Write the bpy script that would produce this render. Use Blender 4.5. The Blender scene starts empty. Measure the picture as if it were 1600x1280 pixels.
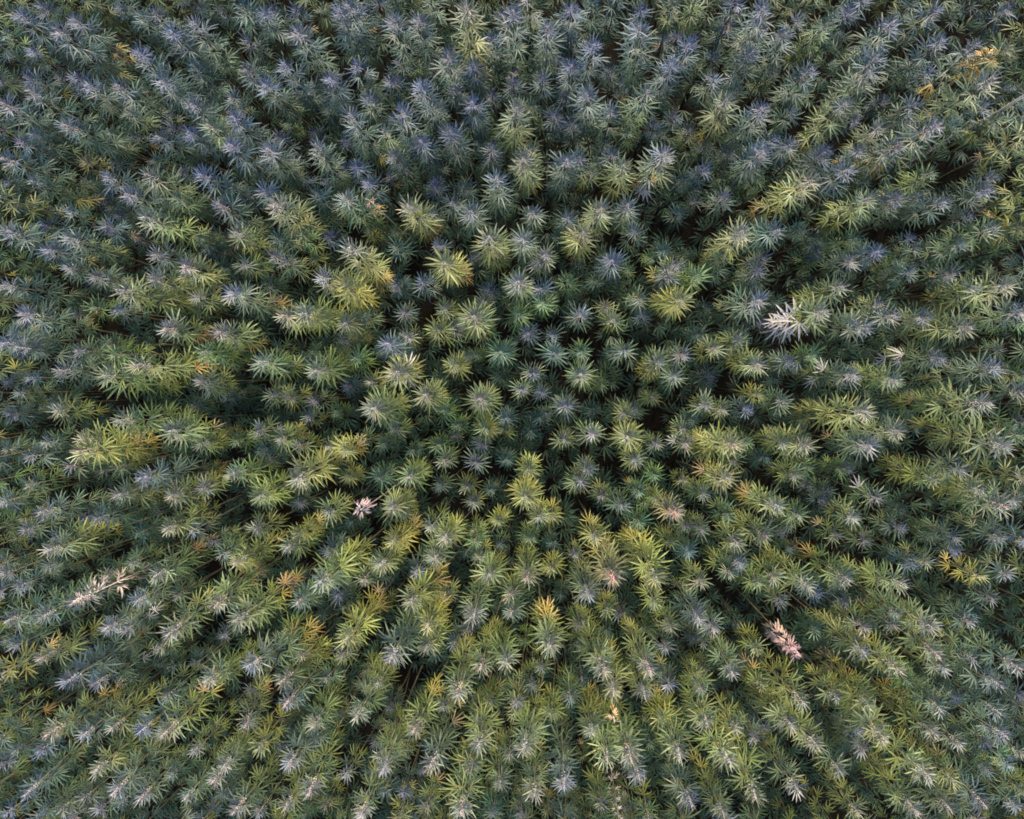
import bpy, math, random
import numpy as np
from mathutils import Matrix, Vector

random.seed(7)
RNG = np.random.default_rng(7)
SC = bpy.context.scene
COL = SC.collection

# ------------------------------------------------------------------ camera, sky, sun, exposure
FPX = 1100.0                       # focal length in photo pixels (1600 wide)
CAM_H = 8.0
NAD = (40.0, 50.0)                 # where straight-down lies from the picture centre (right, up)
cam_d = bpy.data.cameras.new('camera')
cam = bpy.data.objects.new('camera', cam_d); COL.objects.link(cam)
cam_d.sensor_width = 36.0
cam_d.lens = 36.0 * FPX / 1600.0
cam_d.clip_start = 0.05; cam_d.clip_end = 2000.0
_B = Vector((NAD[0] / FPX, NAD[1] / FPX, 1.0)).normalized()
_R = (Vector((1, 0, 0)) - _B * _B.x).normalized()
_U = _B.cross(_R)
CM = Matrix(((_R.x, _U.x, _B.x, 0), (_R.y, _U.y, _B.y, 0), (_R.z, _U.z, _B.z, CAM_H), (0, 0, 0, 1)))
cam.matrix_world = CM
SC.camera = cam

SUN_EL, SUN_AZ = math.radians(31), math.radians(14)      # azimuth clockwise from +Y (top of the picture)
world = bpy.data.worlds.new('World'); SC.world = world; world.use_nodes = True
wn = world.node_tree
sky = wn.nodes.new('ShaderNodeTexSky'); sky.sky_type = 'NISHITA'; sky.sun_disc = False
sky.sun_elevation = SUN_EL; sky.sun_rotation = SUN_AZ
sky.air_density = 1.0; sky.dust_density = 1.0; sky.ozone_density = 1.2
bg = wn.nodes['Background']; bg.inputs['Strength'].default_value = 0.095
wn.links.new(sky.outputs['Color'], bg.inputs['Color'])

sun_d = bpy.data.lights.new('sun', 'SUN'); sun_d.energy = 2.8; sun_d.angle = math.radians(14)
sun_d.color = (1.0, 0.86, 0.64)
sun = bpy.data.objects.new('sun', sun_d); COL.objects.link(sun)
sd = Vector((math.sin(SUN_AZ) * math.cos(SUN_EL), math.cos(SUN_AZ) * math.cos(SUN_EL), math.sin(SUN_EL)))
sun.rotation_euler = sd.to_track_quat('Z', 'Y').to_euler()
sun.location = (0, 0, 30)

vs = SC.view_settings
vs.view_transform = 'Standard'; vs.look = 'None'; vs.gamma = 1.0; vs.use_curve_mapping = False
vs.exposure = 1.92
SC.cycles.max_bounces = 4; SC.cycles.diffuse_bounces = 1; SC.cycles.glossy_bounces = 2
SC.cycles.transmission_bounces = 3; SC.cycles.transparent_max_bounces = 4
SC.cycles.use_denoising = True
SC.cycles.filter_width = 1.75

# ------------------------------------------------------------------ helpers
def px_to_world(u, v, z):
    """point at height z seen at photo pixel (u, v) of 1600 x 1280"""
    d = _R * ((u - 800.0) / FPX) + _U * ((640.0 - v) / FPX) - _B
    t = (z - CAM_H) / d.z
    return Vector((d.x * t, d.y * t, z))

def world_to_px(p):
    q = p - Vector((0, 0, CAM_H))
    w = -q.dot(_B)
    return 800 + FPX * q.dot(_R) / w, 640 - FPX * q.dot(_U) / w

def node_mat(name):
    m = bpy.data.materials.new(name); m.use_nodes = True
    nt = m.node_tree
    for n in list(nt.nodes): nt.nodes.remove(n)
    return m, nt

# ------------------------------------------------------------------ materials
def make_leaf_material():
    m, nt = node_mat('hemp_leaf')
    N, L = nt.nodes.new, nt.links.new
    out = N('ShaderNodeOutputMaterial')
    oi = N('ShaderNodeObjectInfo')
    at = N('ShaderNodeAttribute'); at.attribute_name = 'tint'
    mul = N('ShaderNodeMix'); mul.data_type = 'RGBA'; mul.blend_type = 'MULTIPLY'; mul.inputs[0].default_value = 1.0
    L(oi.outputs['Color'], mul.inputs[6]); L(at.outputs['Color'], mul.inputs[7])
    tc = N('ShaderNodeTexCoord')
    no = N('ShaderNodeTexNoise'); no.inputs['Scale'].default_value = 38.0; no.inputs['Detail'].default_value = 3.0
    L(tc.outputs['Object'], no.inputs['Vector'])
    mr = N('ShaderNodeMapRange'); mr.inputs[1].default_value = 0.3; mr.inputs[2].default_value = 0.7
    mr.inputs[3].default_value = 0.72; mr.inputs[4].default_value = 1.25
    L(no.outputs['Fac'], mr.inputs[0])
    mot = N('ShaderNodeMix'); mot.data_type = 'RGBA'; mot.blend_type = 'MULTIPLY'; mot.inputs[0].default_value = 1.0
    L(mul.outputs[2], mot.inputs[6]); L(mr.outputs[0], mot.inputs[7])
    pb = N('ShaderNodeBsdfPrincipled')
    L(mot.outputs[2], pb.inputs['Base Color'])
    pb.inputs['Roughness'].default_value = 0.48
    pb.inputs['Specular IOR Level'].default_value = 0.36
    tr = N('ShaderNodeBsdfTranslucent')
    hs = N('ShaderNodeHueSaturation'); hs.inputs['Saturation'].default_value = 1.25; hs.inputs['Value'].default_value = 1.2
    L(mot.outputs[2], hs.inputs['Color']); L(hs.outputs['Color'], tr.inputs['Color'])
    mx = N('ShaderNodeMixShader'); mx.inputs[0].default_value = 0.18
    L(pb.outputs[0], mx.inputs[1]); L(tr.outputs[0], mx.inputs[2]); L(mx.outputs[0], out.inputs['Surface'])
    return m

def make_flower_material():
    m, nt = node_mat('hemp_flower')
    N, L = nt.nodes.new, nt.links.new
    out = N('ShaderNodeOutputMaterial'); oi = N('ShaderNodeObjectInfo')
    at = N('ShaderNodeAttribute'); at.attribute_name = 'tint'
    mul = N('ShaderNodeMix'); mul.data_type = 'RGBA'; mul.blend_type = 'MULTIPLY'; mul.inputs[0].default_value = 1.0
    L(oi.outputs['Color'], mul.inputs[6]); L(at.outputs['Color'], mul.inputs[7])
    pb = N('ShaderNodeBsdfPrincipled'); L(mul.outputs[2], pb.inputs['Base Color'])
    pb.inputs['Roughness'].default_value = 0.7
    pb.inputs['Sheen Weight'].default_value = 0.3
    L(pb.outputs[0], out.inputs['Surface'])
    return m

def make_stem_material(name, c1, c2):
    m, nt = node_mat(name)
    N, L = nt.nodes.new, nt.links.new
    out = N('ShaderNodeOutputMaterial'); tc = N('ShaderNodeTexCoord')
    no = N('ShaderNodeTexNoise'); no.inputs['Scale'].default_value = 22.0
    L(tc.outputs['Object'], no.inputs['Vector'])
    cr = N('ShaderNodeValToRGB'); cr.color_ramp.elements[0].color = (*c1, 1); cr.color_ramp.elements[1].color = (*c2, 1)
    cr.color_ramp.elements[0].position = 0.35; cr.color_ramp.elements[1].position = 0.65
    L(no.outputs['Fac'], cr.inputs[0])
    pb = N('ShaderNodeBsdfPrincipled'); L(cr.outputs[0], pb.inputs['Base Color']); pb.inputs['Roughness'].default_value = 0.7
    L(pb.outputs[0], out.inputs['Surface'])
    return m

def make_soil_material():
    m, nt = node_mat('field_soil')
    N, L = nt.nodes.new, nt.links.new
    out = N('ShaderNodeOutputMaterial'); tc = N('ShaderNodeTexCoord')
    no = N('ShaderNodeTexNoise'); no.inputs['Scale'].default_value = 5.0; no.inputs['Detail'].default_value = 8.0
    L(tc.outputs['Object'], no.inputs['Vector'])
    cr = N('ShaderNodeValToRGB')
    cr.color_ramp.elements[0].color = (0.014, 0.011, 0.008, 1); cr.color_ramp.elements[1].color = (0.035, 0.027, 0.020, 1)
    L(no.outputs['Fac'], cr.inputs[0])
    pb = N('ShaderNodeBsdfPrincipled'); L(cr.outputs[0], pb.inputs['Base Color']); pb.inputs['Roughness'].default_value = 1.0; pb.inputs['Specular IOR Level'].default_value = 0.05
    bp = N('ShaderNodeBump'); bp.inputs['Strength'].default_value = 0.6; bp.inputs['Distance'].default_value = 0.05
    L(no.outputs['Fac'], bp.inputs['Height']); L(bp.outputs[0], pb.inputs['Normal'])
    L(pb.outputs[0], out.inputs['Surface'])
    return m

M_LEAF, M_FLOWER, M_SOIL = make_leaf_material(), make_flower_material(), make_soil_material()
M_STEM = make_stem_material('hemp_stem', (0.055, 0.06, 0.03), (0.13, 0.10, 0.06))
M_DEAD = make_stem_material('dry_stem', (0.30, 0.24, 0.20), (0.52, 0.45, 0.40))

# ------------------------------------------------------------------ raw geometry (numpy: verts, faces, tint)
class Geo:
    def __init__(self): self.v, self.f, self.t = [], [], []
    def add(self, v, f, t):
        n = len(self.v)
        self.v += [tuple(p) for p in v]; self.t += [tuple(c) for c in t]
        self.f += [tuple(i + n for i in q) for q in f]

def leaflet(geo, hub, length, width, yaw, lift, curl, fold, twist, nst, tint, hub_index=None):
    """lanceolate blade with a folded midrib; starts at hub, runs along yaw in the XY plane, droops by curl"""
    cy, sy = math.cos(yaw), math.sin(yaw)
    verts, cols = [], []
    for i in range(nst + 1):
        t = i / nst
        x = length * t
        z = length * (math.sin(lift) * t - curl * t * t)
        w = width * 0.5 * min(1.0, 2.35 * (t ** 0.75) * ((1 - t) ** 0.85))
        sway = twist * length * t * t
        for s in (-1, 0, 1):
            if i in (0, nst) and s: continue
            lx, ly, lz = x * math.cos(lift * 0.6), s * w + sway, z + abs(s) * w * fold
            verts.append((hub[0] + lx * cy - ly * sy, hub[1] + lx * sy + ly * cy, hub[2] + lz))
            k = 0.86 + 0.24 * t
            if s == 0: k *= 1.22
            cols.append((tint[0] * k, tint[1] * k, tint[2] * k))
    faces = []
    first = lambda i: 0 if i == 0 else 1 + (i - 1) * 3
    for i in range(nst):
        a, b = first(i), first(i + 1)
        if i == 0: faces += [(a, b, b + 1), (a, b + 1, b + 2)]
        elif i == nst - 1: faces += [(a, b, a + 1), (a + 1, b, a + 2)]
        else: faces += [(a, b, b + 1, a + 1), (a + 1, b + 1, b + 2, a + 2)]
    if hub_index is not None:                # share the hub vertex so the leaf is one piece
        n = len(geo.v)
        geo.v += verts[1:]; geo.t += cols[1:]
        geo.f += [tuple(hub_index if i == 0 else n + i - 1 for i in q) for q in faces]
    else:
        geo.add(verts, faces, cols)

def palmate_leaf(n_leaflets, seed, nst=5, wide=1.0):
    """one fan leaf: a petiole along +X and a fan of leaflets; reaches about 0.15 m"""
    r = random.Random(seed)
    g = Geo()
    pet = r.uniform(0.030, 0.048)
    rad = 0.0011
    hub = (pet, 0.0, pet * 0.12)
    g.v += [(0, rad, 0), (0, -rad, 0), (0, 0, rad * 1.6), hub]
    g.t += [(1.3, 1.1, 0.9)] * 4
    g.f += [(0, 1, 3), (1, 2, 3), (2, 0, 3)]
    half = n_leaflets // 2
    spread = r.uniform(0.34, 0.50)
    base_len = r.uniform(0.108, 0.128)
    for k in range(-half, half + 1):
        a = abs(k)
        ln = base_len * (1.0, 0.93, 0.74, 0.46)[a] * r.uniform(0.92, 1.08)
        wd = (0.0146, 0.0138, 0.0120, 0.0085)[a] * r.uniform(0.85, 1.15) * wide
        yaw = k * spread * (1 + 0.10 * a) + r.uniform(-0.06, 0.06)
        tt = r.uniform(0.78, 1.2)
        leaflet(g, hub, ln, wd, yaw, r.uniform(-0.02, 0.26), r.uniform(0.06, 0.60), r.uniform(0.25, 0.6),
                r.uniform(-0.10, 0.10), nst, (tt, tt, tt * r.uniform(0.9, 1.1)), 3)
    return g

def tuft(seed, dens=1.0, nst=3):
    """crowded narrow top leaves around the flower head"""
    r = random.Random(seed)
    g = Geo()
    n = int(r.randint(9, 12) * dens)
    for i in range(n):
        f = i / n
        az = i * 2.39996 + r.uniform(-0.25, 0.25)
        el = math.radians(72 - 52 * f + r.uniform(-10, 10))
        ln = 0.040 + 0.060 * f * r.uniform(0.7, 1.2)
        wd = 0.0085 + 0.0065 * f
        sub = Geo()
        leaflet(sub, (0.004, 0, 0), ln, wd, 0.0, 0.1, r.uniform(0.05, 0.35), r.uniform(0.3, 0.7), r.uniform(-0.15, 0.15), nst, (1, 1, 1))
        if f > 0.7:
            for s in (-1, 1):
                leaflet(sub, (0.010, 0, 0), ln * 0.72, wd * 0.8, s * r.uniform(0.35, 0.6), 0.1, r.uniform(0.05, 0.3), 0.5, 0, nst, (0.95, 0.98, 0.95))
        mat = Matrix.Translation((0, 0, 0.03 - 0.075 * f)) @ Matrix.Rotation(az, 4, 'Z') @ Matrix.Rotation(-el, 4, 'Y')
        k = 1.18 - 0.25 * f
        g.add([mat @ Vector(p) for p in sub.v], sub.f, [(c[0] * k, c[1] * k, c[2] * k) for c in sub.t])
    return g

_ICO = None
def flower_head(seed, n=34, length=0.14):
    """spike of small swollen bracts with pale hairs, set round the top of the stem"""
    r = random.Random(seed)
    g = Geo()
    octa = [(1, 0, 0), (0, 1, 0), (-1, 0, 0), (0, -1, 0), (0, 0, 1.5), (0, 0, -0.9)]
    of = [(0, 1, 4), (1, 2, 4), (2, 3, 4), (3, 0, 4), (1, 0, 5), (2, 1, 5), (3, 2, 5), (0, 3, 5)]
    for i in range(n):
        f = i / n
        az = i * 2.39996; rr = 0.003 + 0.009 * f
        z = 0.045 - length * f
        s = r.uniform(0.0030, 0.0052)
        k = r.uniform(0.8, 1.15)
        g.add([(rr * math.cos(az) + s * p[0], rr * math.sin(az) + s * p[1], z + s * p[2]) for p in octa], of, [(k, k, k)] * 6)
        for h in range(3):               # stigma hairs
            a2 = az + r.uniform(-0.8, 0.8); l2 = r.uniform(0.010, 0.020); e2 = r.uniform(0.2, 1.2)
            d = Vector((math.cos(a2) * math.cos(e2), math.sin(a2) * math.cos(e2), math.sin(e2))) * l2
            o = Vector((rr * math.cos(az), rr * math.sin(az), z)); side = Vector((-math.sin(a2), math.cos(a2), 0)) * 0.0011
            g.add([o + side, o - side, o + d], [(0, 1, 2)], [(1.15, 1.0, 0.95)] * 3)
    return g

def stem_geo(n=6, segs=5, r0=0.011, r1=0.004, bend=0.02):
    g = Geo()
    for j in range(segs + 1):
        t = j / segs; r = r0 + (r1 - r0) * t
        ox = bend * math.sin(t * math.pi)
        for i in range(n):
            a = 2 * math.pi * i / n
            g.v.append((ox + r * math.cos(a), r * math.sin(a), t)); g.t.append((1, 1, 1))
    for j in range(segs):
        for i in range(n):
            a, b = j * n + i, j * n + (i + 1) % n
            g.f.append((a, b, b + n, a + n))
    g.f.append(tuple(range(n - 1, -1, -1))); g.f.append(tuple(segs * n + i for i in range(n)))
    return g

def to_mesh(name, g, mat, smooth=True):
    me = bpy.data.meshes.new(name)
    me.from_pydata(g.v, [], g.f)
    at = me.color_attributes.new('tint', 'FLOAT_COLOR', 'POINT')
    at.data.foreach_set('color', np.concatenate([np.array(g.t, dtype=np.float32), np.ones((len(g.t), 1), np.float32)], 1).ravel())
    me.materials.append(mat)
    if smooth: me.polygons.foreach_set('use_smooth', [True] * len(me.polygons))
    me.update()
    return me

LEAF_G = [palmate_leaf(n, 100 + i) for i, n in enumerate([7, 7, 7, 5, 5, 7, 5, 7, 5, 7])]
SMALL_G = [palmate_leaf(n, 200 + i, wide=0.85) for i, n in enumerate([5, 3, 5, 3, 5])]
TUFT_G = [tuft(300 + i) for i in range(8)]
HEAD_G = [flower_head(400 + i) for i in range(5)]
LEAF_M = [to_mesh('fan_leaf', g, M_LEAF) for g in LEAF_G]
SMALL_M = [to_mesh('upper_leaf', g, M_LEAF) for g in SMALL_G]
TUFT_M = [to_mesh('leaf_tuft', g, M_LEAF) for g in TUFT_G]
HEAD_M = [to_mesh('flower_head', g, M_FLOWER) for g in HEAD_G]
STEM_M = [to_mesh('stem', stem_geo(bend=b), M_STEM) for b in (0.0, 0.015, -0.02)]

# ------------------------------------------------------------------ the plants as the photograph shows them
# per picture tile: origin, then "x y radius tone" in thirds of a pixel; tones: b blue-violet, t dark teal, g green, o olive, y yellow,
# w frosted pale, p pink flower, d low, O orange lower leaves, W bleached leaves
TILES = [
((0, 0), """90 70 90 b;180 20 80 b;265 140 100 bw;350 95 90 bwO;40 30 70 o;15 190 80 g;385 0 60 t;545 60 70 b;650 70 85 t;745 20 80 bw;905 110 95 wb;800 150 95 b;945 45 50 b;1035 60 60 b;1165 150 80 w;1215 130 80 b;1270 40 70 b;1365 70 70 b;1390 150 100 bw;1490 40 70 g;1590 50 90 b;1110 10 90 t;650 250 95 b;190 260 80 bd;290 345 60 b;360 350 80 b;415 400 90 bw;470 280 75 w;550 400 85 wb;760 385 95 w;900 490 90 w;905 310 85 t;1150 330 85 w;1330 300 85 b;1065 430 75 wp;1240 400 90 bw;1440 400 70 b;1545 370 85 b;1375 545 60 g;1470 590 55 b;1090 550 90 b;1520 510 70 t;980 590 90 gop;590 525 80 gw;410 520 80 bg;310 590 100 wgp;760 550 60 bd;735 640 85 w;800 625 70 b;885 620 85 b;630 630 60 bt;20 490 100 wp;140 430 90 w;135 330 80 b;45 385 60 b;20 745 100 wb;105 655 80 b;180 660 80 bg;20 620 60 b;150 850 85 gwO;20 840 50 b;30 950 70 t;500 830 85 w;690 820 95 wo;565 755 70 t;745 740 60 t;410 770 70 oy;595 910 90 bw;420 850 60 t;485 940 70 bd;565 985 60 b;335 1000 75 gb;245 980 50 t;200 1050 75 b;30 1080 100 w;680 1020 105 wgo;820 940 80 g;855 795 65 b;940 820 90 b;1080 680 90 b;1255 700 100 bw;1320 630 70 b;1480 680 90 wb;1590 760 50 b;1360 720 60 b;1130 890 60 b;1200 890 80 b;910 935 70 w;960 990 60 b;1030 960 85 wp;1290 960 110 wyO;1465 940 75 t;1410 850 60 b;1550 860 60 b;1590 960 70 ow;910 1080 75 t;1040 1105 60 t;1105 1090 85 ow;1175 1060 75 wb;1310 1100 80 t;1390 1170 80 g;980 1155 70 b;1010 1220 70 t;1140 1220 80 wo;1255 1210 80 wp;1345 1240 80 w;720 1195 85 wb;870 1245 90 wp;440 1070 75 b;320 1115 90 w;215 1170 85 b;285 1265 80 wp;500 1090 60 b;640 1130 60 b;1590 1090 70 b;1520 1200 70 o"""),
((534, 0), """30 30 90 wb;150 30 75 w;115 90 75 b;240 90 95 w;360 90 90 w;250 20 55 b;400 10 80 tg;585 40 115 owy;735 40 70 b;800 60 100 bw;725 180 80 b;680 235 80 t;910 80 60 wo;965 130 95 wb;1075 40 85 b;1190 40 75 t;1260 85 70 t;1180 215 90 b;1395 130 110 w;1400 10 80 b;1515 150 60 b;1570 20 80 to;1590 190 60 b;1545 300 85 b;1470 345 60 bw;1280 340 60 b;1310 400 65 b;1075 310 85 b;1015 270 65 b;1095 170 60 b;80 290 80 b;185 325 60 t;305 290 70 wb;420 330 70 gb;500 260 95 wb;615 300 85 b;245 370 70 b;365 400 95 b;140 425 60 b;550 390 75 b;120 480 80 w;40 540 95 w;215 540 50 b;285 525 95 bw;485 500 70 w;610 480 85 b;700 460 60 b;790 400 75 b;965 395 75 wb;1010 515 75 b;1065 450 65 b;1145 440 100 w;820 510 100 wo;900 500 60 g;1430 430 95 gw;1250 450 60 b;1240 560 80 w;1450 540 50 t;1560 550 60 b;1085 590 70 b;1005 640 60 b;1375 605 70 g;1460 605 60 b;1215 655 65 t;1305 670 75 bw;1590 620 60 go;250 640 70 g;170 680 80 gw;370 660 85 bb;510 615 90 bw;235 725 80 wb;20 670 60 b;95 750 75 b;20 790 60 t;465 750 60 t;610 740 75 w;700 730 70 b;755 640 60 g;660 660 50 t;880 650 75 ow;1080 700 80 bw;275 815 75 tw;205 830 50 b;135 870 80 b;395 870 70 b;540 865 65 t;450 820 60 b;850 745 100 wo;725 835 100 wg;1055 750 90 w;1115 830 70 o;1180 790 70 g;1320 775 90 o;1510 720 105 wOW;1585 830 60 t;965 800 60 t;15 930 100 gwp;310 965 100 wyO;410 1000 75 w;485 940 75 w;605 990 90 w;870 990 80 w;1060 990 80 wb;1215 980 95 woO;1340 960 85 wb;1580 1000 70 t;1130 1090 95 owy;1385 1090 80 wg;1265 1220 85 b;690 1110 105 woy;845 1120 90 w;260 1150 70 t;45 1160 110 wyO;150 1110 60 o;430 1130 65 b;480 1230 110 yoO;920 1230 80 wp;1000 1210 75 wb;1500 1240 80 ow;1540 1140 65 t;1345 1255 50 g;1030 1110 50 t;1445 1200 50 g;1100 1250 50 t"""),
((1066, 0), """30 210 85 b;60 160 60 bw;100 20 80 og;240 20 80 b;380 40 100 bw;200 120 70 b;370 130 85 bw;550 70 75 wb;480 160 85 wb;680 110 85 go;780 110 80 b;980 110 100 bw;1170 20 80 b;1210 190 90 w;1380 210 90 wbO;1590 110 100 oyO;1560 30 70 b;1060 10 70 t;800 20 80 b;140 225 65 bg;330 245 85 wW;140 370 80 w;420 350 70 gw;600 330 95 wbp;910 270 110 wg;870 340 95 wo;1220 330 75 b;1445 370 110 wo;1410 480 80 bg;265 410 55 b;205 470 95 owy;370 510 95 bw;520 480 75 gb;760 490 100 owO;950 460 60 b;1060 470 80 w;1535 400 60 b;1190 590 110 wpO;20 600 70 wo;100 690 65 wb;230 700 70 bw;375 710 95 bw;440 660 75 b;530 640 80 b;800 560 60 b;920 600 85 wo;1590 640 95 oy;850 700 75 bw;660 720 90 w;700 680 60 b;1010 680 95 wbp;770 800 105 wb;95 795 75 b;600 850 105 wyo;370 860 70 g;1165 810 85 go;860 840 50 t;1465 800 75 bw;1430 890 85 bw;1350 1015 60 b;190 960 80 bw;80 960 65 w;870 930 95 ogw;1010 930 90 wbp;1090 970 75 wg;1225 950 85 wb;1455 1070 90 gw;1590 1040 70 o;280 1085 100 wy;450 1080 95 bg;560 1090 75 tg;800 1110 80 g;1075 1100 60 b;1205 1110 70 bg;915 1180 85 b;1345 1140 85 gb;1540 1140 60 g;640 1180 60 b;165 1220 75 g;40 1250 75 w;375 1240 80 w;610 1220 60 g;770 1250 80 wb;1110 1180 70 gb;1125 1240 60 w;1010 1260 70 g;1310 1260 80 w;1330 620 85 g;1480 560 80 og;1570 520 85 bg;1500 690 60 t"""),
((0, 427), """20 60 90 w;110 190 100 bw;290 10 70 b;410 40 80 bw;490 30 70 b;720 20 95 w;560 80 110 wo;880 15 85 oyO;970 120 80 wb;1080 90 105 wbO;1330 200 100 wop;1420 190 110 ow;1580 235 80 wp;1510 20 90 w;1270 60 70 t;430 185 75 g;510 160 75 b;345 185 60 wO;15 250 70 b;15 330 90 wb;85 350 90 bw;320 370 85 wp;500 310 70 bg;600 340 80 g;780 260 95 wpO;1025 275 95 wO;710 310 50 t;640 430 110 woyO;820 395 85 go;950 370 90 g;1095 420 70 bg;1220 415 100 gw;1400 420 60 b;1475 460 105 wog;1590 380 50 g;280 455 90 bw;355 400 70 b;490 480 115 gow;140 495 80 wg;15 480 60 b;70 570 70 bw;10 665 70 b;90 640 60 b;230 620 70 b;920 590 65 b;1005 580 75 bw;985 505 85 wp;1060 560 60 b;1215 600 75 wo;1385 590 75 ow;1500 600 70 bw;290 695 85 wop;560 690 110 wgo;800 740 105 wgO;390 780 100 owp;375 835 115 yop;320 800 60 b;190 780 85 bw;110 870 85 wb;20 860 70 wo;1215 720 75 wpW;1300 675 85 ow;1440 710 65 w;930 830 80 wg;1050 760 60 oO;1200 820 75 t;1110 780 70 g;1430 810 75 w;1520 820 80 wo;1270 885 70 b;1340 750 60 t;1085 940 90 gw;960 910 60 oO;540 900 70 b;495 935 60 b;660 960 100 b;320 960 80 wp;140 1000 80 gw;10 1060 80 wp;905 1000 80 w;800 1045 90 wo;1390 965 115 wy;1210 1050 100 og;1390 1090 60 bw;550 1040 90 wb;380 1100 65 b;190 1120 90 wb;110 1140 60 opO;455 1150 90 bw;740 1120 60 b;780 1195 90 ow;905 1145 75 bw;1215 1210 85 w;1560 1110 85 ow;1440 1210 85 oy;1350 1250 60 t;110 1210 80 w;300 1230 80 wg;10 1200 60 o;400 1210 65 yoO;610 1190 75 t;490 1070 50 t;1010 1250 70 wb"""),
((534, 427), """15 235 90 ow;70 285 70 o;20 50 105 yo;300 35 70 b;415 40 75 b;825 40 100 w;930 20 80 b;1050 60 75 g;1200 75 65 tg;1405 60 80 tw;1530 30 80 b;255 150 75 bw;130 185 75 b;460 165 80 ow;325 255 75 w;430 285 85 oO;525 240 70 wb;620 205 110 ow;670 150 60 w;970 120 85 g;830 210 80 g;1130 210 85 bw;1225 165 65 wy;1320 210 80 ow;1140 305 75 gt;970 285 65 bw;895 340 75 b;1010 355 85 bg;745 370 90 tg;640 345 55 g;565 365 60 w;210 330 90 b;155 375 55 t;45 415 80 g;1245 365 65 t;1340 355 80 tw;1560 370 85 wbp;1480 380 85 wo;1590 130 100 yo;1440 470 70 oy;255 465 110 wyW;545 465 85 oy;170 540 70 wo;390 570 95 ow;60 545 65 b;145 635 110 wo;645 590 100 wop;870 505 75 wb;855 565 70 w;960 550 65 bw;1055 595 85 wbp;1120 475 90 wg;765 660 70 tb;915 650 65 t;875 735 65 t;980 705 60 tw;445 670 75 g;535 710 65 g;670 725 65 g;285 745 75 wg;420 800 70 g;510 790 50 w;175 810 65 tg;325 835 60 t;15 800 85 oyO;100 790 60 b;5 650 60 g;625 830 65 bwp;705 790 75 o;805 790 60 og;750 865 65 t;510 870 75 wg;620 905 75 wb;1060 790 75 wo;1170 820 85 wp;1340 770 95 oywO;1330 620 60 wb;1390 610 70 ow;1440 610 60 o;1450 790 60 wp;1530 790 70 wW;1400 885 80 wo;1185 910 70 bw;870 930 85 o;175 970 85 tg;315 955 90 gow;505 995 65 tw;590 995 70 ow;15 1000 70 o;860 1050 100 oy;925 1100 80 ow;1000 1150 75 oy;1150 1220 85 oywO;1270 1100 85 bw;1360 1040 75 tg;1470 1045 65 go;1095 985 60 wo;1125 1010 80 w;1210 1020 65 wp;1410 1100 60 g;1400 1180 75 gt;1560 1120 85 PwpO;235 1100 90 ow;270 1180 75 w;440 1130 80 wg;610 1120 65 wb;755 1170 75 o;665 1195 60 w;480 1240 90 ow;610 1245 75 g;870 1235 75 g;950 1245 60 t;775 1260 60 b;70 1180 60 t;240 1260 90 yO;1350 1260 70 oO;1540 1230 70 o;1490 960 65 g;1580 950 60 ow;700 1020 60 t"""),
((1066, 427), """60 20 85 g;12 165 85 oy;170 10 70 t;350 20 85 bw;360 130 100 wb;440 105 60 t;110 150 60 td;100 250 75 td;265 245 70 tb;655 180 105 wV;620 30 60 t;745 65 90 wo;960 90 80 wW;990 200 90 wb;860 260 95 wbW;1000 260 60 b;1170 180 85 bw;1350 30 85 wb;1520 60 110 ow;1340 255 105 wo;1590 240 95 bw;1030 20 80 tb;1490 365 60 b;130 380 80 w;240 350 85 owp;360 430 90 wo;600 370 80 gW;490 440 80 wb;45 505 85 bw;130 590 75 wb;285 585 70 b;800 480 95 wbW;1000 505 95 wg;1205 400 90 wW;1470 440 95 wb;1520 470 60 wo;1590 500 60 yO;480 600 85 gwb;380 550 75 oyO;860 650 110 woy;1050 600 65 bw;950 650 60 t;1165 605 75 g;1420 610 110 wop;1270 540 60 bw;1590 570 80 wb;680 600 60 t;190 660 75 w;30 670 70 t;10 800 70 wg;240 805 110 oywp;310 750 75 go;470 745 85 wg;580 810 95 owp;540 680 60 t;1010 740 90 wbW;880 810 95 wb;1120 760 65 t;1500 810 120 wo;1590 760 80 g;390 910 70 t;290 890 70 wg;605 890 70 g;210 960 90 ywO;510 970 80 ow;110 1040 80 w;745 935 70 gp;650 1000 60 b;910 1040 80 wpW;1180 970 90 o;1310 930 80 bw;1550 990 80 wb;445 1090 95 woO;210 1110 75 tg;530 1120 85 ogw;10 1150 75 wp;110 1230 80 w;390 1230 90 owp;275 1250 85 w;870 1160 85 wb;655 1100 60 b;720 1220 75 wo;1060 1120 65 t;1500 1090 100 wop;1400 1020 90 ow;1010 1230 75 wb;1260 1200 75 wb;1440 1210 75 wb;1590 1100 70 b;890 1270 70 w;1180 1230 60 b;490 1210 60 b"""),
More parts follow.
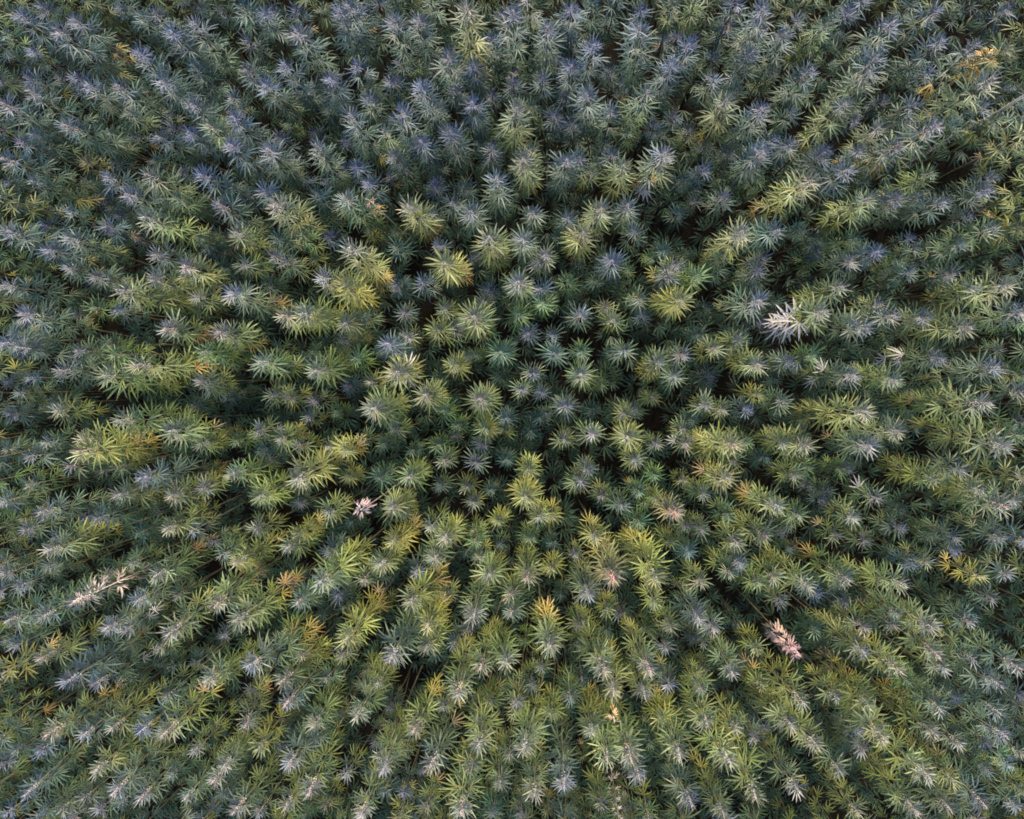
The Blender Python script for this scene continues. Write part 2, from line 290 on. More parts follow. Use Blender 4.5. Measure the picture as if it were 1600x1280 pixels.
((0, 853), """10 110 80 wb;230 20 95 wo;290 110 80 bg;480 130 75 wp;615 85 75 bg;730 140 100 wgO;100 190 85 wb;625 15 60 t;1030 20 75 bw;1105 80 95 oywp;1345 10 90 wg;1500 170 120 wg;1545 50 80 bd;1370 160 65 t;640 260 90 wb;820 230 75 bw;350 265 100 wbp;200 335 100 bw;40 350 100 wg;500 385 95 bw;615 350 85 bwW;795 410 105 wbp;1015 275 105 wopO;1110 345 115 wgyO;1395 265 90 bp;1580 290 70 b;1285 390 80 g;70 500 85 w;190 530 95 wop;15 430 70 w;720 500 80 wgp;570 480 65 yO;5 650 110 ywpO;310 640 110 b;445 645 90 bwpW;730 580 60 t;790 670 85 bw;1170 560 110 wbO;970 630 95 wg;965 540 60 b;1320 635 95 wop;1340 740 95 wbp;1410 580 80 ow;1160 680 70 bw;1580 510 80 wp;1560 650 75 wg;230 880 105 wopO;390 890 100 wb;530 850 90 woO;660 870 95 b;770 880 105 wopO;10 940 95 wbp;70 980 75 bw;185 960 85 b;1000 830 70 g;1150 840 90 wbp;1210 950 90 oy;1320 850 60 t;1390 860 60 t;1470 840 90 wgp;1590 850 60 w;930 985 80 w;840 1060 85 gb;450 1050 95 w;740 970 60 yO;1000 1100 90 wp;1050 1030 90 wb;1355 1020 95 bw;1495 930 80 b;125 1160 95 wb;235 1100 85 bw;325 1190 85 wg;540 1150 105 wbp;660 1180 90 wbp;440 1190 80 wp;40 1240 85 b;170 1260 75 b;870 1180 90 bw;1000 1180 75 b;1100 1240 95 wp;1225 1240 75 wb;1340 1220 95 w;1450 1150 100 wp;1530 1200 70 wp;600 1260 85 bg;450 1260 85 wb;860 1240 60 b;990 1240 60 b;1290 960 60 b;1450 1240 60 oO"""),
((534, 853), """180 90 95 ow;310 75 85 bw;435 60 90 wg;640 55 75 wg;75 160 80 wop;10 130 60 g;690 140 90 wg;870 150 90 wp;1010 110 75 o;895 255 85 wop;1075 40 65 w;1150 230 95 wbo;1270 150 110 PwoO;1470 150 120 oy;1480 230 80 o;1590 10 60 b;1360 50 60 w;320 265 105 oywO;215 280 60 g;400 375 95 yopO;530 290 70 wb;615 330 105 wob;790 320 90 gw;1140 370 75 wo;1235 310 75 o;1040 225 65 t;1270 380 60 t;1345 370 60 tg;1510 340 75 w;1430 390 60 g;20 440 110 oyO;235 520 115 bwo;395 480 90 ow;550 450 70 b;610 410 70 wb;650 570 95 wop;770 545 100 wgo;975 470 110 woO;855 440 60 g;935 545 75 wg;1095 475 70 w;130 590 65 wp;225 640 80 ow;100 690 75 wb;1230 580 110 wop;1440 580 95 wp;1530 450 80 wb;1590 440 60 b;1120 570 75 tp;760 640 60 t;870 640 75 wgp;545 690 110 wop;655 710 60 t;835 730 80 wb;750 760 80 ogp;1035 680 85 wg;1105 700 60 b;1270 680 95 woy;1415 690 90 w;1540 660 80 bwO;70 800 100 wgb;245 750 65 bd;340 860 100 wopO;485 770 75 wb;200 850 70 wbg;120 910 65 bw;420 1020 105 wboO;340 980 80 o;205 990 80 wp;270 950 70 b;195 1050 95 w;55 1110 80 wp;130 1090 70 b;370 1080 60 b;660 810 75 w;640 935 105 wo;850 950 110 wo;860 800 80 oy;775 985 75 wp;1025 840 85 og;960 850 65 b;1170 870 90 ow;1300 740 65 bd;1490 870 85 oO;1240 1000 110 ogw;1350 990 110 wop;1390 1080 90 bw;1040 1120 105 wb;1010 1020 60 w;1140 980 50 oO;1580 980 110 ow;595 1050 90 wop;740 1120 90 wg;900 1160 95 wob;840 1190 70 wb;560 1240 115 wp;430 1180 80 wop;205 1140 80 bw;285 1160 75 b;90 1260 95 wp;690 1260 80 gb;240 1260 80 oy;960 1230 60 yO;1190 1190 85 wop;1330 1220 50 wW;1470 1250 80 wg;1100 1220 60 opO;400 1260 70 o;880 1250 75 w"""),
((1066, 853), """70 40 75 gb;200 95 85 wg;300 90 85 wb;45 185 85 wop;490 20 60 b;470 150 85 wo;590 190 90 w;510 270 75 w;775 160 95 wgoO;715 230 80 wbp;895 170 70 wp;1035 180 95 wg;1080 60 75 b;1190 110 75 wgp;1340 150 80 yO;1260 20 70 b;1580 140 75 w;1480 240 70 w;75 340 90 bw;155 365 80 wb;65 440 70 wg;320 255 85 go;260 350 60 t;350 430 75 o;640 390 75 tg;650 290 75 b;800 250 70 b;860 400 85 w;960 380 80 wp;850 500 90 wbo;1010 580 105 oywp;1000 300 75 b;1160 380 95 wbp;1390 350 85 wp;685 530 70 t;345 520 65 t;235 600 90 wbo;90 650 80 wg;150 610 70 w;550 590 60 g;355 640 75 oO;560 730 95 woyp;700 680 85 wb;1040 650 75 g;870 750 100 oyO;1190 510 100 wop;1360 490 80 w;1570 570 100 wgp;1480 650 100 wgb;1320 690 75 b;1280 630 80 w;1210 770 90 bw;1180 880 90 wop;1000 730 65 yO;510 840 95 w;440 850 50 wW;115 830 95 wo;230 840 85 wop;220 1010 110 ow;310 910 75 wb;630 940 100 wo;810 970 85 wbp;780 860 85 wb;940 900 110 owp;1150 1080 110 wo;540 1140 95 w;740 1060 90 wg;780 1240 85 wp;40 1200 100 wb;340 1170 110 ow;190 1250 90 ow;900 1040 60 oO;1090 1240 95 wop;1410 1210 90 wp;1270 1100 90 oO;1250 1230 90 wb;1540 1240 85 wb;1480 780 90 bw;1510 890 90 bw;1430 970 80 wp;1300 930 90 wb;1560 1050 85 bg;1590 830 60 b;1450 1090 75 bg;1590 1130 80 o;640 820 60 t;1590 700 70 b"""),
]
GAPS = [(250, 612, 62), (200, 618, 40), (330, 640, 25), (1005, 815, 38), (1385, 757, 42), (668, 1062, 28), (1480, 268, 45), (1500, 300, 35), (560, 335, 20),
        (500, 378, 24), (1490, 662, 50), (1000, 310, 26), (722, 458, 22), (868, 715, 28), (925, 1170, 20), (1225, 1062, 26), (1105, 1165, 26),
        (1205, 950, 22), (880, 600, 22), (1010, 540, 20), (1060, 700, 25), (1245, 620, 22), (790, 350, 18), (460, 420, 20), (1345, 900, 18), (1165, 600, 25)]

PAL = {  # top, middle, low leaves; own colour with sky sheen and shade beneath painted in
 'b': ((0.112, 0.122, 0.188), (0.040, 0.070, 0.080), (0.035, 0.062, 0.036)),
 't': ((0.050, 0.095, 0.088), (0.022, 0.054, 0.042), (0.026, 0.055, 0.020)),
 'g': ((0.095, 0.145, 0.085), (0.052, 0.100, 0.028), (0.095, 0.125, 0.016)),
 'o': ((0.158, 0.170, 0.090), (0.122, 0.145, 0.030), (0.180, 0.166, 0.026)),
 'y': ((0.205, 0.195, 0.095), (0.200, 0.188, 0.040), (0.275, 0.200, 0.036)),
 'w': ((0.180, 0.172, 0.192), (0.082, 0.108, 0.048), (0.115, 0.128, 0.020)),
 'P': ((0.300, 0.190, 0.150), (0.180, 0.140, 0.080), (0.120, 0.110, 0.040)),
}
ORANGE = [(0.29, 0.19, 0.05), (0.26, 0.16, 0.06), (0.28, 0.22, 0.05), (0.29, 0.21, 0.11), (0.25, 0.21, 0.05)]
WHITE = [(0.46, 0.42, 0.42), (0.38, 0.36, 0.36), (0.32, 0.31, 0.28)]

REGION_CAST = 'g'           # cast of light mixed into leaf colour: blue at top and edges, olive below
def region_cast_at(u, v):
    if math.hypot(u - 840, v - 560) < 190: return 'gt'
    if v < 300 + 0.06 * (800 - u): return 'bbt'
    if v < 430 or u < 90 or u > 1530: return 'bg'
    return 'go' if (u < 1000 or v > 950) else 'g'
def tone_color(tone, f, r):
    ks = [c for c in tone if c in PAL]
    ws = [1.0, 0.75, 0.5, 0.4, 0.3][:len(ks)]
    reg = (0.5 if REGION_CAST == 'bbt' else 0.2) * sum(ws) / len(REGION_CAST)
    ks = ks + list(REGION_CAST); ws = ws + [reg] * len(REGION_CAST)
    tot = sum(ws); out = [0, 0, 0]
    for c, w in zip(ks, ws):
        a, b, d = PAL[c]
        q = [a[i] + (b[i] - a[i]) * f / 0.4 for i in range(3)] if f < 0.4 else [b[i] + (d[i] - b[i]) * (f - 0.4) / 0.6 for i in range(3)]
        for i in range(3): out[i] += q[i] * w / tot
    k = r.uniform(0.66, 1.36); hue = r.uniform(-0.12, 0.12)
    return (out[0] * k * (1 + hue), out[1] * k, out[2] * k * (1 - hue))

def plant_layout(r, reach, depth, tone, top, small, sick=0.0, dens=1.0):
    """list of (leaf set, index, matrix relative to the plant base, colour) for one plant, its top at height `top`"""
    res = []
    n = int(dens * ((8 if small else 12) + (17 if small else 21) * depth))
    az0 = r.uniform(0, 6.283)
    for i in range(n):
        f = (i + r.uniform(0, 0.7)) / n
        d = 0.030 + depth * f ** 1.25
        az = az0 + i * 2.39996 + r.uniform(-0.3, 0.3)
        el = math.radians(54 - 92 * f ** 1.1 + r.uniform(-15, 15))
        if f < 0.22: kind, s = 's', 0.62 + 1.3 * f
        else: kind, s = 'l', (0.86 + 0.35 * f if f < 0.45 else 1.02 - 0.42 * (f - 0.45))
        s *= reach * r.uniform(0.86, 1.12)
        roll = r.uniform(-0.35, 0.35)
        m = Matrix.Translation((0, 0, top - d)) @ Matrix.Rotation(az, 4, 'Z') @ Matrix.Rotation(-el, 4, 'Y') @ Matrix.Rotation(roll, 4, 'X') @ Matrix.Diagonal((s, s, s, 1))
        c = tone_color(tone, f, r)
        side = math.cos(az - sick)           # the side on which old leaves have turned
        if 'O' in tone and f > 0.66 and side > 0.25 and r.random() < 0.75: c = r.choice(ORANGE)
        elif 'y' in tone and f > 0.75 and r.random() < 0.15: c = r.choice(ORANGE)
        elif f > 0.8 and r.random() < 0.03: c = r.choice(ORANGE)
        if 'W' in tone and f > 0.58 and side > 0.35 and r.random() < 0.6: c = r.choice(WHITE)
        if 'V' in tone and f > 0.42 and side > 0.1 and r.random() < 0.8: c = (0.40, 0.37, 0.37); m = m @ Matrix.Diagonal((1.05, 1.4, 1.0, 1))
        res.append((kind, r.randrange(10 if kind == 'l' else 5), m, c))
    return res

# ------------------------------------------------------------------ read the plant table
plants = []
for (ox, oy), txt in TILES:
    for rec in txt.split(';'):
        x, y, rr, tone = rec.split()
        u, v = ox + float(x) / 2.996, oy + float(y) / 2.996
        bare = not set(tone) & set('oyPO')
        edge = max((400 - v) / 300, (150 - u) / 150, (u - 1500) / 200)  # blue cast of shade and lens edge painted into the tones
        if bare and edge > 0 and tone[0] == 'w': tone = ('bwt' if edge > 0.6 else 'wbt') + tone[1:].replace('b', '').replace('w', '')
        elif bare and v > 440 and tone[0] in 'wb' and math.hypot(u - 840, v - 590) > 230 and (int(u * 7 + v * 3) % 2): tone = ('wo' if tone[0] == 'w' else 'gb') + tone[1:]
        plants.append([u, v, float(rr), tone])
keep = []
for p in sorted(plants, key=lambda q: -q[2]):
    if all((p[0] - q[0]) ** 2 + (p[1] - q[1]) ** 2 > 13 ** 2 for q in keep): keep.append(p)
plants = keep

# ------------------------------------------------------------------ ground
gm = bpy.data.meshes.new('ground')
S = 900.0
gm.from_pydata([(-S, -S, 0), (S, -S, 0), (S, S, 0), (-S, S, 0)], [], [(0, 1, 2, 3)]); gm.materials.append(M_SOIL)
go = bpy.data.objects.new('ground', gm); COL.objects.link(go); go['kind'] = 'structure'
go['label'] = 'dark bare soil under the hemp'

# ------------------------------------------------------------------ landmarks that other labels refer to: (u, v, full label, short phrase)
MARKS = [
 (1284, 487, 'hemp plant with a ring of bleached white lower leaves, right of centre', 'the white-ringed plant'),
 (694, 412, 'big yellow hemp plant with golden orange underleaves, upper centre of the field', 'the golden-orange plant'),
 (1527, 70, 'frosted hemp plant with a large orange dead leaf, near the top right corner', 'the big orange leaf'),
 (1136, 747, 'yellow hemp plant with a bright orange leaf fan at its left', 'the orange-fanned plant'),
 (1587, 801, '', ''),
 (1055, 801, 'reddish-pink topped hemp plant beside a dark gap, right of centre', 'the reddish-pink plant'),
 (117, 941, 'frosted hemp plant with a pale pink stalk beside it, lower left', 'the pale pink-stalked plant'),
 (125, 706, 'long yellow hemp plant below the dark gap at the left', 'the long yellow plant'),
 (103, 1067, 'violet-blue hemp plant beside a dark hollow near the lower left corner', 'the violet-blue plant'),
 (1000, 43, 'frosted hemp plant with white hanging leaves at the top, right of centre', 'the white-hanging plant'),
 (1038, 240, 'frosted hemp plant with white and orange lower leaves over a dark gap', 'the white-and-orange plant'),
 (657, 220, 'violet star-shaped hemp plant in the dark blue upper part', 'the violet star plant'),
 (729, 13, 'tall olive-yellow hemp plant among blue ones at the top edge', 'the olive-yellow plant'),
 (820, 777, 'bright olive-yellow hemp plant right of the dark narrow gap, below centre', 'the bright olive plant'),
 (957, 903, 'pink-centred hemp plant with orange rear leaves, below centre', 'the pink-centred plant'),
 (1024, 903, 'wide soft yellow-olive hemp plant beside the pink-centred one', 'the wide yellow-olive plant'),
 (1266, 283, 'pale yellow hemp plant pointing right beside a violet one, upper right', 'the pale yellow plant'),
 (430, 320, 'pale hemp plant with bright yellow leaves above a dark hole, upper left', 'the yellow-leaved plant'),
 (464, 749, 'large frosted yellow hemp plant left of centre', 'the frosted yellow plant'),
 (716, 1083, 'tall pink-spiked frosted hemp plant below a dark hole, bottom centre', 'the pink-spiked plant'),
 (1356, 1103, 'bright yellow-olive hemp plant with orange tips, lower right', 'the yellow-tipped plant'),
 (500, 910, 'very wide frosted green hemp plant left of bottom centre', 'the wide frosted plant'),
 (1549, 123, 'tall frosted olive hemp plant leaning right near the top right corner', 'the tall right-leaning plant'),
 (612, 1026, 'very wide blue-frosted hemp plant with olive leaves, bottom left of centre', 'the wide blue plant'),
 (88, 46, 'blue-grey hemp plant with its tip in the group at the top left corner', 'the top left corner plant'),
 (418, 233, 'broad blue-frosted hemp plant with a ragged double top, upper left', 'the ragged double-topped plant'),
 (227, 340, 'frosted green hemp plant with olive lower leaves beside dark ground, left upper part', 'the olive-tailed plant'),
 (8, 248, 'pale frosted blue hemp plant touching the left edge in the upper part', 'the left edge plant'),
]
MARKS = [m for m in MARKS if m[2]]

# ------------------------------------------------------------------ stretch the table into plants in the field
def plant_params(p, r):
    u, v, rr, tone = p
    top = 1.97 + (rr - 80) * 0.0170 + r.uniform(-0.08, 0.08)
    if 'd' in tone: top -= 0.2
    if tone[0] == 't': top -= 0.08
    if rr <= 72 and math.hypot(u - 840, v - 590) > 330: top -= 0.30
    Z = CAM_H - top
    reach = (rr / 3.0) * Z / FPX / 0.150
    reach = max(0.72, min(1.35, reach * 1.03))
    depth = max(0.30, min(1.15, 0.30 + 0.78 * (rr - 50) / 60))
    return top, reach, depth

def flower_color(tone, r):
    if 'P' in tone: return (0.60, 0.30, 0.26)
    if 'p' in tone: return (0.36 * r.uniform(0.9, 1.1), 0.28, 0.28)
    if 'w' in tone: return (0.33, 0.31, 0.32)
    if 'b' in tone: return (0.30, 0.30, 0.40)
    return (0.26, 0.28, 0.22)

plants.sort(key=lambda q: -q[2])
marked = set()
for m in MARKS:
    j = min(range(len(plants)), key=lambda i: (plants[i][0] - m[0]) ** 2 + (plants[i][1] - m[1]) ** 2)
    marked.add(j)
inside = lambda q: 4 < q[0] < 1596 and 4 < q[1] < 1276
order = sorted(range(len(plants)), key=lambda i: (i not in marked, not inside(plants[i]), -plants[i][2]))
big = [plants[i] for i in order[:300]]
rest = [plants[i] for i in order[300:]]

SIZE = lambda rr: 'large' if rr >= 100 else ('mid-sized' if rr >= 88 else 'smaller')
def look(tone):
    ks = [c for c in tone if c in PAL]
    t = {'b': 'blue-grey', 't': 'dark teal', 'g': 'green', 'o': 'olive', 'y': 'yellow', 'w': 'pale frosted', 'P': 'pink'}[ks[0]]
    if ks[0] == 'w' and len(ks) > 1: t = {'b': 'frosted blue-green', 'o': 'frosted olive', 'y': 'frosted yellow', 'g': 'frosted green', 'w': 'pale frosted'}[ks[1]]
    if 'W' in tone: t += ' white-leaved'
    elif 'O' in tone: t += ' orange-leaved'
    elif 'p' in tone: t += ' pink-topped'
    return t
def make_labels(ps):
    labels = {}
    mk = {}
    for m in MARKS:
        j = min(range(len(ps)), key=lambda i: (ps[i][0] - m[0]) ** 2 + (ps[i][1] - m[1]) ** 2 if i not in mk else 1e9)
        mk[j] = m; labels[j] = m[2]
    bins = {}
    for i, p in enumerate(ps):
        if i in mk: continue
        j = min(mk, key=lambda k: (ps[k][0] - p[0]) ** 2 + (ps[k][1] - p[1]) ** 2)
        dx, dy = p[0] - ps[j][0], p[1] - ps[j][1]
        sec = int(round(math.atan2(-dy, dx) / (math.pi / 4))) % 8
        bins.setdefault((j, sec), []).append((dx * dx + dy * dy, i))
    DIR = ['right of', 'up-right of', 'above', 'up-left of', 'left of', 'down-left of', 'below', 'down-right of']
    ORD = ['nearest', 'second', 'third', 'fourth', 'fifth', 'sixth', 'seventh', 'eighth', 'ninth', 'tenth', 'eleventh', 'twelfth']
    for (j, sec), lst in bins.items():
        lst.sort()
        for k, (_, i) in enumerate(lst):
            labels[i] = '%s hemp plant, %s one %s %s' % (look(ps[i][3]), ORD[min(k, 11)], DIR[sec], mk[j][3])
    return labels

LABELS = make_labels(big)
CUT_OFF = 0
for idx, p in enumerate(big):
    r = random.Random(1000 + idx)
    REGION_CAST = region_cast_at(p[0], p[1])
    top, reach, depth = plant_params(p, r)
    tip = px_to_world(p[0], p[1], top)
    root = bpy.data.objects.new('hemp_plant', None); COL.objects.link(root)
    root.empty_display_size = 0.1
    ax, ay = r.gauss(0, 0.05), r.gauss(0, 0.05)
    rot = Matrix.Rotation(ax, 4, 'X') @ Matrix.Rotation(ay, 4, 'Y')
    off = rot @ Vector((0, 0, top)); L_ = top / off.z
    off = rot @ Vector((0, 0, top * L_))
    base = Vector((tip.x - off.x, tip.y - off.y, 0))
    root.matrix_world = Matrix.Translation(base) @ rot
    H = top * L_
    root['label'] = LABELS[idx]; root['category'] = 'hemp plant'; root['group'] = 'hemp plants crowding the field'
    st = bpy.data.objects.new('stem', STEM_M[idx % 3]); COL.objects.link(st); st.parent = root
    st.scale = (1, 1, H - 0.02)
    hd = bpy.data.objects.new('flower_head', HEAD_M[r.randrange(5)]); COL.objects.link(hd); hd.parent = root
    k = reach * 1.0
    hd.matrix_basis = Matrix.Translation((0, 0, H - 0.03)) @ Matrix.Rotation(r.uniform(0, 6), 4, 'Z') @ Matrix.Diagonal((k, k, k * (1.5 if 'p' in p[3] else 1.1), 1))
    hd.color = (*flower_color(p[3], r), 1)
    tf = bpy.data.objects.new('leaf_tuft', TUFT_M[r.randrange(8)]); COL.objects.link(tf); tf.parent = root; tf['kind'] = 'stuff'
    tf.matrix_basis = Matrix.Translation((0, 0, H - 0.04)) @ Matrix.Rotation(r.uniform(0, 6), 4, 'Z') @ Matrix.Scale(reach * 1.05, 4)
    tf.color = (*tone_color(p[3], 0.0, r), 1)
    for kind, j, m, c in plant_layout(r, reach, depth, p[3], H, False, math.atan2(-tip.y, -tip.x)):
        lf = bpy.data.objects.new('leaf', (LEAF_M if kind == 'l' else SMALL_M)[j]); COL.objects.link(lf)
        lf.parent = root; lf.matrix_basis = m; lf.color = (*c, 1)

# ------------------------------------------------------------------ withered plants and dry stalks
def curled_leaf(n_leaflets, seed):
    r = random.Random(seed); g = Geo()
    hub = (0.03, 0.0, -0.004)
    g.v += [(0, 0.0012, 0), (0, -0.0012, 0), (0, 0, 0.002), hub]; g.t += [(1, 1, 1)] * 4
    g.f += [(0, 1, 3), (1, 2, 3), (2, 0, 3)]
    half = n_leaflets // 2
    for k in range(-half, half + 1):
        a = abs(k)
        leaflet(g, hub, (0.085, 0.075, 0.055)[a] * r.uniform(0.8, 1.15), 0.020 * r.uniform(0.7, 1.1), k * 0.42 + r.uniform(-0.15, 0.15), r.uniform(0.0, 0.5),
                r.uniform(0.35, 0.95), r.uniform(0.6, 1.1), r.uniform(-0.35, 0.35), 5, (r.uniform(0.85, 1.15),) * 3, 3)
    return g
DRY_M = [to_mesh('dry_leaf', curled_leaf(n, 700 + i), M_LEAF) for i, n in enumerate([5, 3, 5, 3])]
DSTEM_M = to_mesh('dry_stalk', stem_geo(r0=0.010, r1=0.0045, bend=0.03), M_DEAD)

def withered(name, cat, label, u, v, top, length, n, cols, scale=1.0, head=None, lean=(0, 0), fork=None, stem_w=1.0, live=False):
    r = random.Random(label)
    tip = px_to_world(u, v, top)
    root = bpy.data.objects.new(name, None); COL.objects.link(root); root.empty_display_size = 0.1
    root.location = (tip.x, tip.y, 0); root.rotation_euler = (lean[0], lean[1], 0)
    root['label'] = label; root['category'] = cat; root['group'] = 'withered hemp and dry stalks'
    st = bpy.data.objects.new('stem', STEM_M[1] if live else DSTEM_M); COL.objects.link(st); st.parent = root; st.scale = (stem_w, stem_w, top)
    if fork:
        fk = bpy.data.objects.new('branch', DSTEM_M); COL.objects.link(fk); fk.parent = root
        fk.location = (0, 0, top * 0.35); fk.rotation_euler = fork; fk.scale = (stem_w * 0.8, stem_w * 0.8, top * 0.62)
    if head:
        hd = bpy.data.objects.new('flower_head', HEAD_M[2]); COL.objects.link(hd); hd.parent = root
        hd.location = (0, 0, top - 0.04); hd.scale = (2.4, 2.4, head[1]); hd.color = (*head[0], 1)
    for i in range(n):
        f = (i + r.random() * 0.6) / max(1, n)
        lf = bpy.data.objects.new('dry_leaf', DRY_M[r.randrange(4)]); COL.objects.link(lf); lf.parent = root
        el = math.radians(35 - 75 * f + r.uniform(-15, 15))
        lf.matrix_basis = Matrix.Translation((0, 0, top - 0.02 - length * f)) @ Matrix.Rotation(i * 2.4 + r.uniform(-.4, .4), 4, 'Z') @ Matrix.Rotation(-el, 4, 'Y') @ Matrix.Rotation(r.uniform(-.8, .8), 4, 'X') @ Matrix.Scale(scale * (0.6 + 0.5 * f) * r.uniform(0.8, 1.2), 4)
        a, b = cols[0], cols[1]
        c = [a[k] + (b[k] - a[k]) * f for k in range(3)]; q = r.uniform(0.8, 1.2)
        lf.color = (c[0] * q, c[1] * q, c[2] * q, 1)
    return root
PINK, SALMON, TAN, GOLD, PALE = (0.33, 0.20, 0.20), (0.40, 0.29, 0.22), (0.28, 0.22, 0.15), (0.36, 0.22, 0.06), (0.36, 0.30, 0.30)
withered('withered_plant', 'withered plant', 'dead salmon-pink hemp plant with a reddish spike, lower right', 1245, 1022, 2.15, 0.60, 40, (PINK, SALMON), 1.0, ((0.34, 0.22, 0.22), 2.0), live=True)
withered('withered_plant', 'withered plant', 'withered sprig of curled pink leaves between green plants, left of centre', 563, 797, 2.12, 0.12, 14, (PALE, PINK), 1.0)
withered('withered_plant', 'withered plant', 'withered pink and orange sprig hanging over dark ground, upper left of centre', 575, 312, 2.15, 0.36, 12, (PINK, GOLD), 0.7)
withered('withered_plant', 'withered plant', 'small tan withered sprig low among blue plants, top centre', 800, 114, 1.95, 0.16, 8, (TAN, TAN), 0.7)
withered('dry_stalk', 'dry stalk', 'pale pink bare stalk with shrivelled leaves between plants, lower left', 122, 938, 2.38, 0.85, 30, (PALE, TAN), 1.2, ((0.34, 0.29, 0.24), 2.0), stem_w=0.9)
withered('dry_stalk', 'dry stalk', 'bare whitish forked stalk at the right edge near the top', 1618, 138, 2.45, 0.3, 0, (PALE, PALE), 1, None, (0, 0), (0.02, 0.02, 0.8), 1.2)
withered('dry_stalk', 'dry stalk', 'grey dead stalk with shrivelled leaves at the bottom edge, right of centre', 967, 1281, 2.25, 0.75, 22, (PALE, TAN), 0.7, None, stem_w=1.0, live=True)
withered('withered_plant', 'withered plant', 'dry orange-pink leaf cluster over a dark hole, bottom right of centre', 960, 1128, 2.0, 0.14, 7, (SALMON, GOLD), 0.8)
withered('withered_plant', 'withered plant', 'dead orange leaf clump beside the frosted plant, top right corner', 1550, 82, 2.12, 0.22, 12, (GOLD, (0.48, 0.24, 0.08)), 1.25)

# ------------------------------------------------------------------ the rest of the crop: past 300 of a kind, one mass
class Batch:
    """joins transformed copies of a few source shapes, fast"""
    def __init__(self): self.V, self.T, self.L, self.S, self.n = [], [], [], [], 0
    @staticmethod
    def src(g):
        return (np.array(g.v, np.float64), np.array(g.t, np.float32), np.array([i for f in g.f for i in f], np.int32), np.array([len(f) for f in g.f], np.int32))
    def add(self, s, m, c):
        M = np.array(m)
        self.V.append(s[0] @ M[:3, :3].T + M[:3, 3]); self.T.append(s[1] * np.array(c, np.float32))
        self.L.append(s[2] + self.n); self.S.append(s[3]); self.n += len(s[0])
    def build(self, name, mat):
        V = np.concatenate(self.V).astype(np.float32); T = np.concatenate(self.T); Lp = np.concatenate(self.L); Sz = np.concatenate(self.S)
        me = bpy.data.meshes.new(name)
        me.vertices.add(len(V)); me.vertices.foreach_set('co', V.ravel())
        me.loops.add(len(Lp)); me.loops.foreach_set('vertex_index', Lp.astype(np.int32))
        me.polygons.add(len(Sz))
        st = np.zeros(len(Sz), np.int32); st[1:] = np.cumsum(Sz)[:-1]
        me.polygons.foreach_set('loop_start', st)
        at = me.color_attributes.new('tint', 'FLOAT_COLOR', 'POINT')
        at.data.foreach_set('color', np.concatenate([T, np.ones((len(T), 1), np.float32)], 1).ravel())
        me.materials.append(mat); me.update(calc_edges=True)
        me.polygons.foreach_set('use_smooth', np.ones(len(Sz), bool))
        return me

SL = [Batch.src(g) for g in LEAF_G]; SS = [Batch.src(g) for g in SMALL_G]; ST_ = [Batch.src(g) for g in TUFT_G]
LOW_L = [Batch.src(palmate_leaf(n, 500 + i, nst=3)) for i, n in enumerate([5, 7, 5, 7, 5])]
LOW_2 = [Batch.src(palmate_leaf(5, 520 + i, nst=2, wide=1.5)) for i in range(5)]
TUFT_2 = [Batch.src(tuft(540 + i, nst=2)) for i in range(4)]
HEAD_2 = [Batch.src(flower_head(560 + i, n=7)) for i in range(3)]
SH = [Batch.src(flower_head(600 + i, n=14)) for i in range(3)]
SST = Batch.src(stem_geo(n=4, segs=2))
mass = Batch()
def mass_plant(tip, r, top, reach, depth, tone, low=False):
    sick = math.atan2(-tip.y, -tip.x)
    base = Matrix.Translation((tip.x, tip.y, 0)) @ Matrix.Rotation(r.gauss(0, 0.03), 4, 'X') @ Matrix.Rotation(r.gauss(0, 0.03), 4, 'Y')
    mass.add(SST, base @ Matrix.Diagonal((1, 1, top - 0.02, 1)), (0.09, 0.08, 0.045))
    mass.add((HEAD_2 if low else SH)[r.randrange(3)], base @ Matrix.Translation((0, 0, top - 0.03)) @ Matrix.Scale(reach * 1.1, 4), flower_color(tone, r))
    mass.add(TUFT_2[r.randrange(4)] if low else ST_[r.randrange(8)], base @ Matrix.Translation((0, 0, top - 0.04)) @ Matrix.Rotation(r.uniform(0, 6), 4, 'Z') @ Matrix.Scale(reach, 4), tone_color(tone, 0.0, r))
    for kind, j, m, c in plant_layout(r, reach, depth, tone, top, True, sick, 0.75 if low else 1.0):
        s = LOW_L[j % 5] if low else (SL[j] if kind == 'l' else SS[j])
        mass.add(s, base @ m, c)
for idx, p in enumerate(rest):
    r = random.Random(5000 + idx)
    REGION_CAST = region_cast_at(p[0], p[1])
    top, reach, depth = plant_params(p, r)
    mass_plant(px_to_world(p[0], p[1], top), r, top, reach, depth * 0.65, p[3])

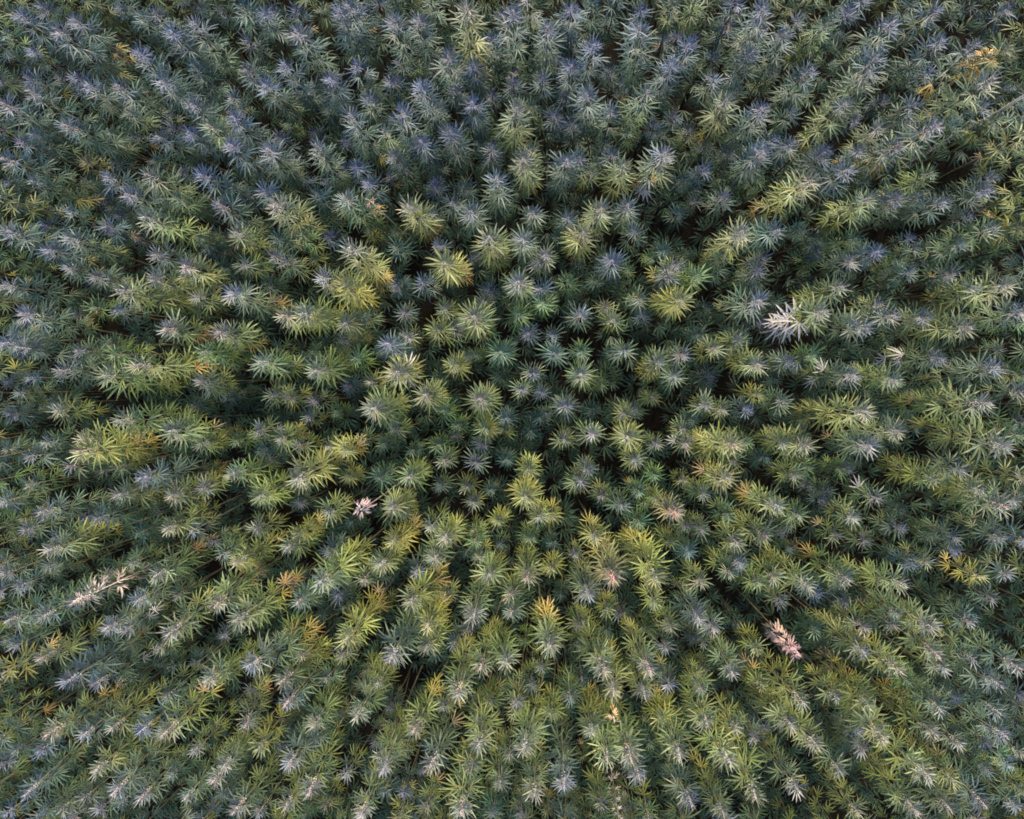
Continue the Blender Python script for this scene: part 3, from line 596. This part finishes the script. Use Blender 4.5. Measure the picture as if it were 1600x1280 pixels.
# low hidden plants under the canopy, and the field going on past the frame
r = random.Random(99)
taken = [px_to_world(p[0], p[1], 2.0) for p in plants]
cells = {}
for t in taken: cells.setdefault((int(t.x // 0.3), int(t.y // 0.3)), []).append((t.x, t.y))
def near(x, y, d):
    cx, cy = int(x // 0.3), int(y // 0.3)
    return any((x - a) ** 2 + (y - b) ** 2 < d * d for i in (-1, 0, 1) for j in (-1, 0, 1) for a, b in cells.get((cx + i, cy + j), ()))
for _ in range(14000):
    x, y = r.uniform(-7.3, 6.7), r.uniform(-6.4, 5.8)
    u, v = world_to_px(Vector((x, y, 2.0)))
    REGION_CAST = region_cast_at(u, v)
    inn = -8 < u < 1608 and -8 < v < 1288
    if inn:
        if near(x, y, 0.21): continue
        top = r.uniform(1.05, 1.4)
        u, v = world_to_px(Vector((x, y, top)))
        if any((u - a) ** 2 + (v - b) ** 2 < (c + 12) ** 2 for a, b, c in GAPS): continue
        mass_plant(Vector((x, y, 0)), r, top, r.uniform(0.85, 1.15), 0.4, r.choice(['t', 'g', 'tg', 'gt', 'b', 'go']), True)
    else:
        if near(x, y, 0.25): continue
        top = r.uniform(1.75, 2.25)
        mass_plant(Vector((x, y, 0)), r, top, r.uniform(1.0, 1.3), 0.95, r.choice(['b', 'wb', 'w', 'wg', 'wo', 'g', 'bw', 't', 'ow']), True)
    cells.setdefault((int(x // 0.3), int(y // 0.3)), []).append((x, y))
# knee-high shoots under everything, added to keep the gaps between plants dark
low_cells = {}
for _ in range(5200):
    x, y = r.uniform(-7.4, 7.0), r.uniform(-6.2, 5.8)
    c = (int(x // 0.24), int(y // 0.24))
    if c in low_cells: continue
    u, v = world_to_px(Vector((x, y, 0.8)))
    gap = any((u - a) ** 2 + (v - b) ** 2 < (q + 6) ** 2 for a, b, q in GAPS)
    low_cells[c] = 1
    h = r.uniform(0.25, 0.40) if gap else r.uniform(0.45, 0.85)
    base = Matrix.Translation((x, y, 0))
    mass.add(SST, base @ Matrix.Diagonal((1, 1, h, 1)), (0.06, 0.06, 0.035))
    for i in range(7):
        f = i / 7
        m = Matrix.Translation((0, 0, h * (1 - 0.55 * f))) @ Matrix.Rotation(i * 2.4 + r.uniform(-.4, .4), 4, 'Z') @ Matrix.Rotation(-math.radians(30 - 40 * f), 4, 'Y') @ Matrix.Scale(r.uniform(1.1, 1.5), 4)
        mass.add(LOW_2[r.randrange(5)], base @ m, tone_color('tg', 0.6, r))
mo = bpy.data.objects.new('hemp_crop', mass.build('hemp_crop', M_LEAF)); COL.objects.link(mo)
mo['kind'] = 'stuff'; mo['category'] = 'hemp crop'; mo['label'] = 'shorter dark green hemp filling the field between the taller plants'
print('plants', len(plants), 'big', len(big), 'mass verts', mass.n)
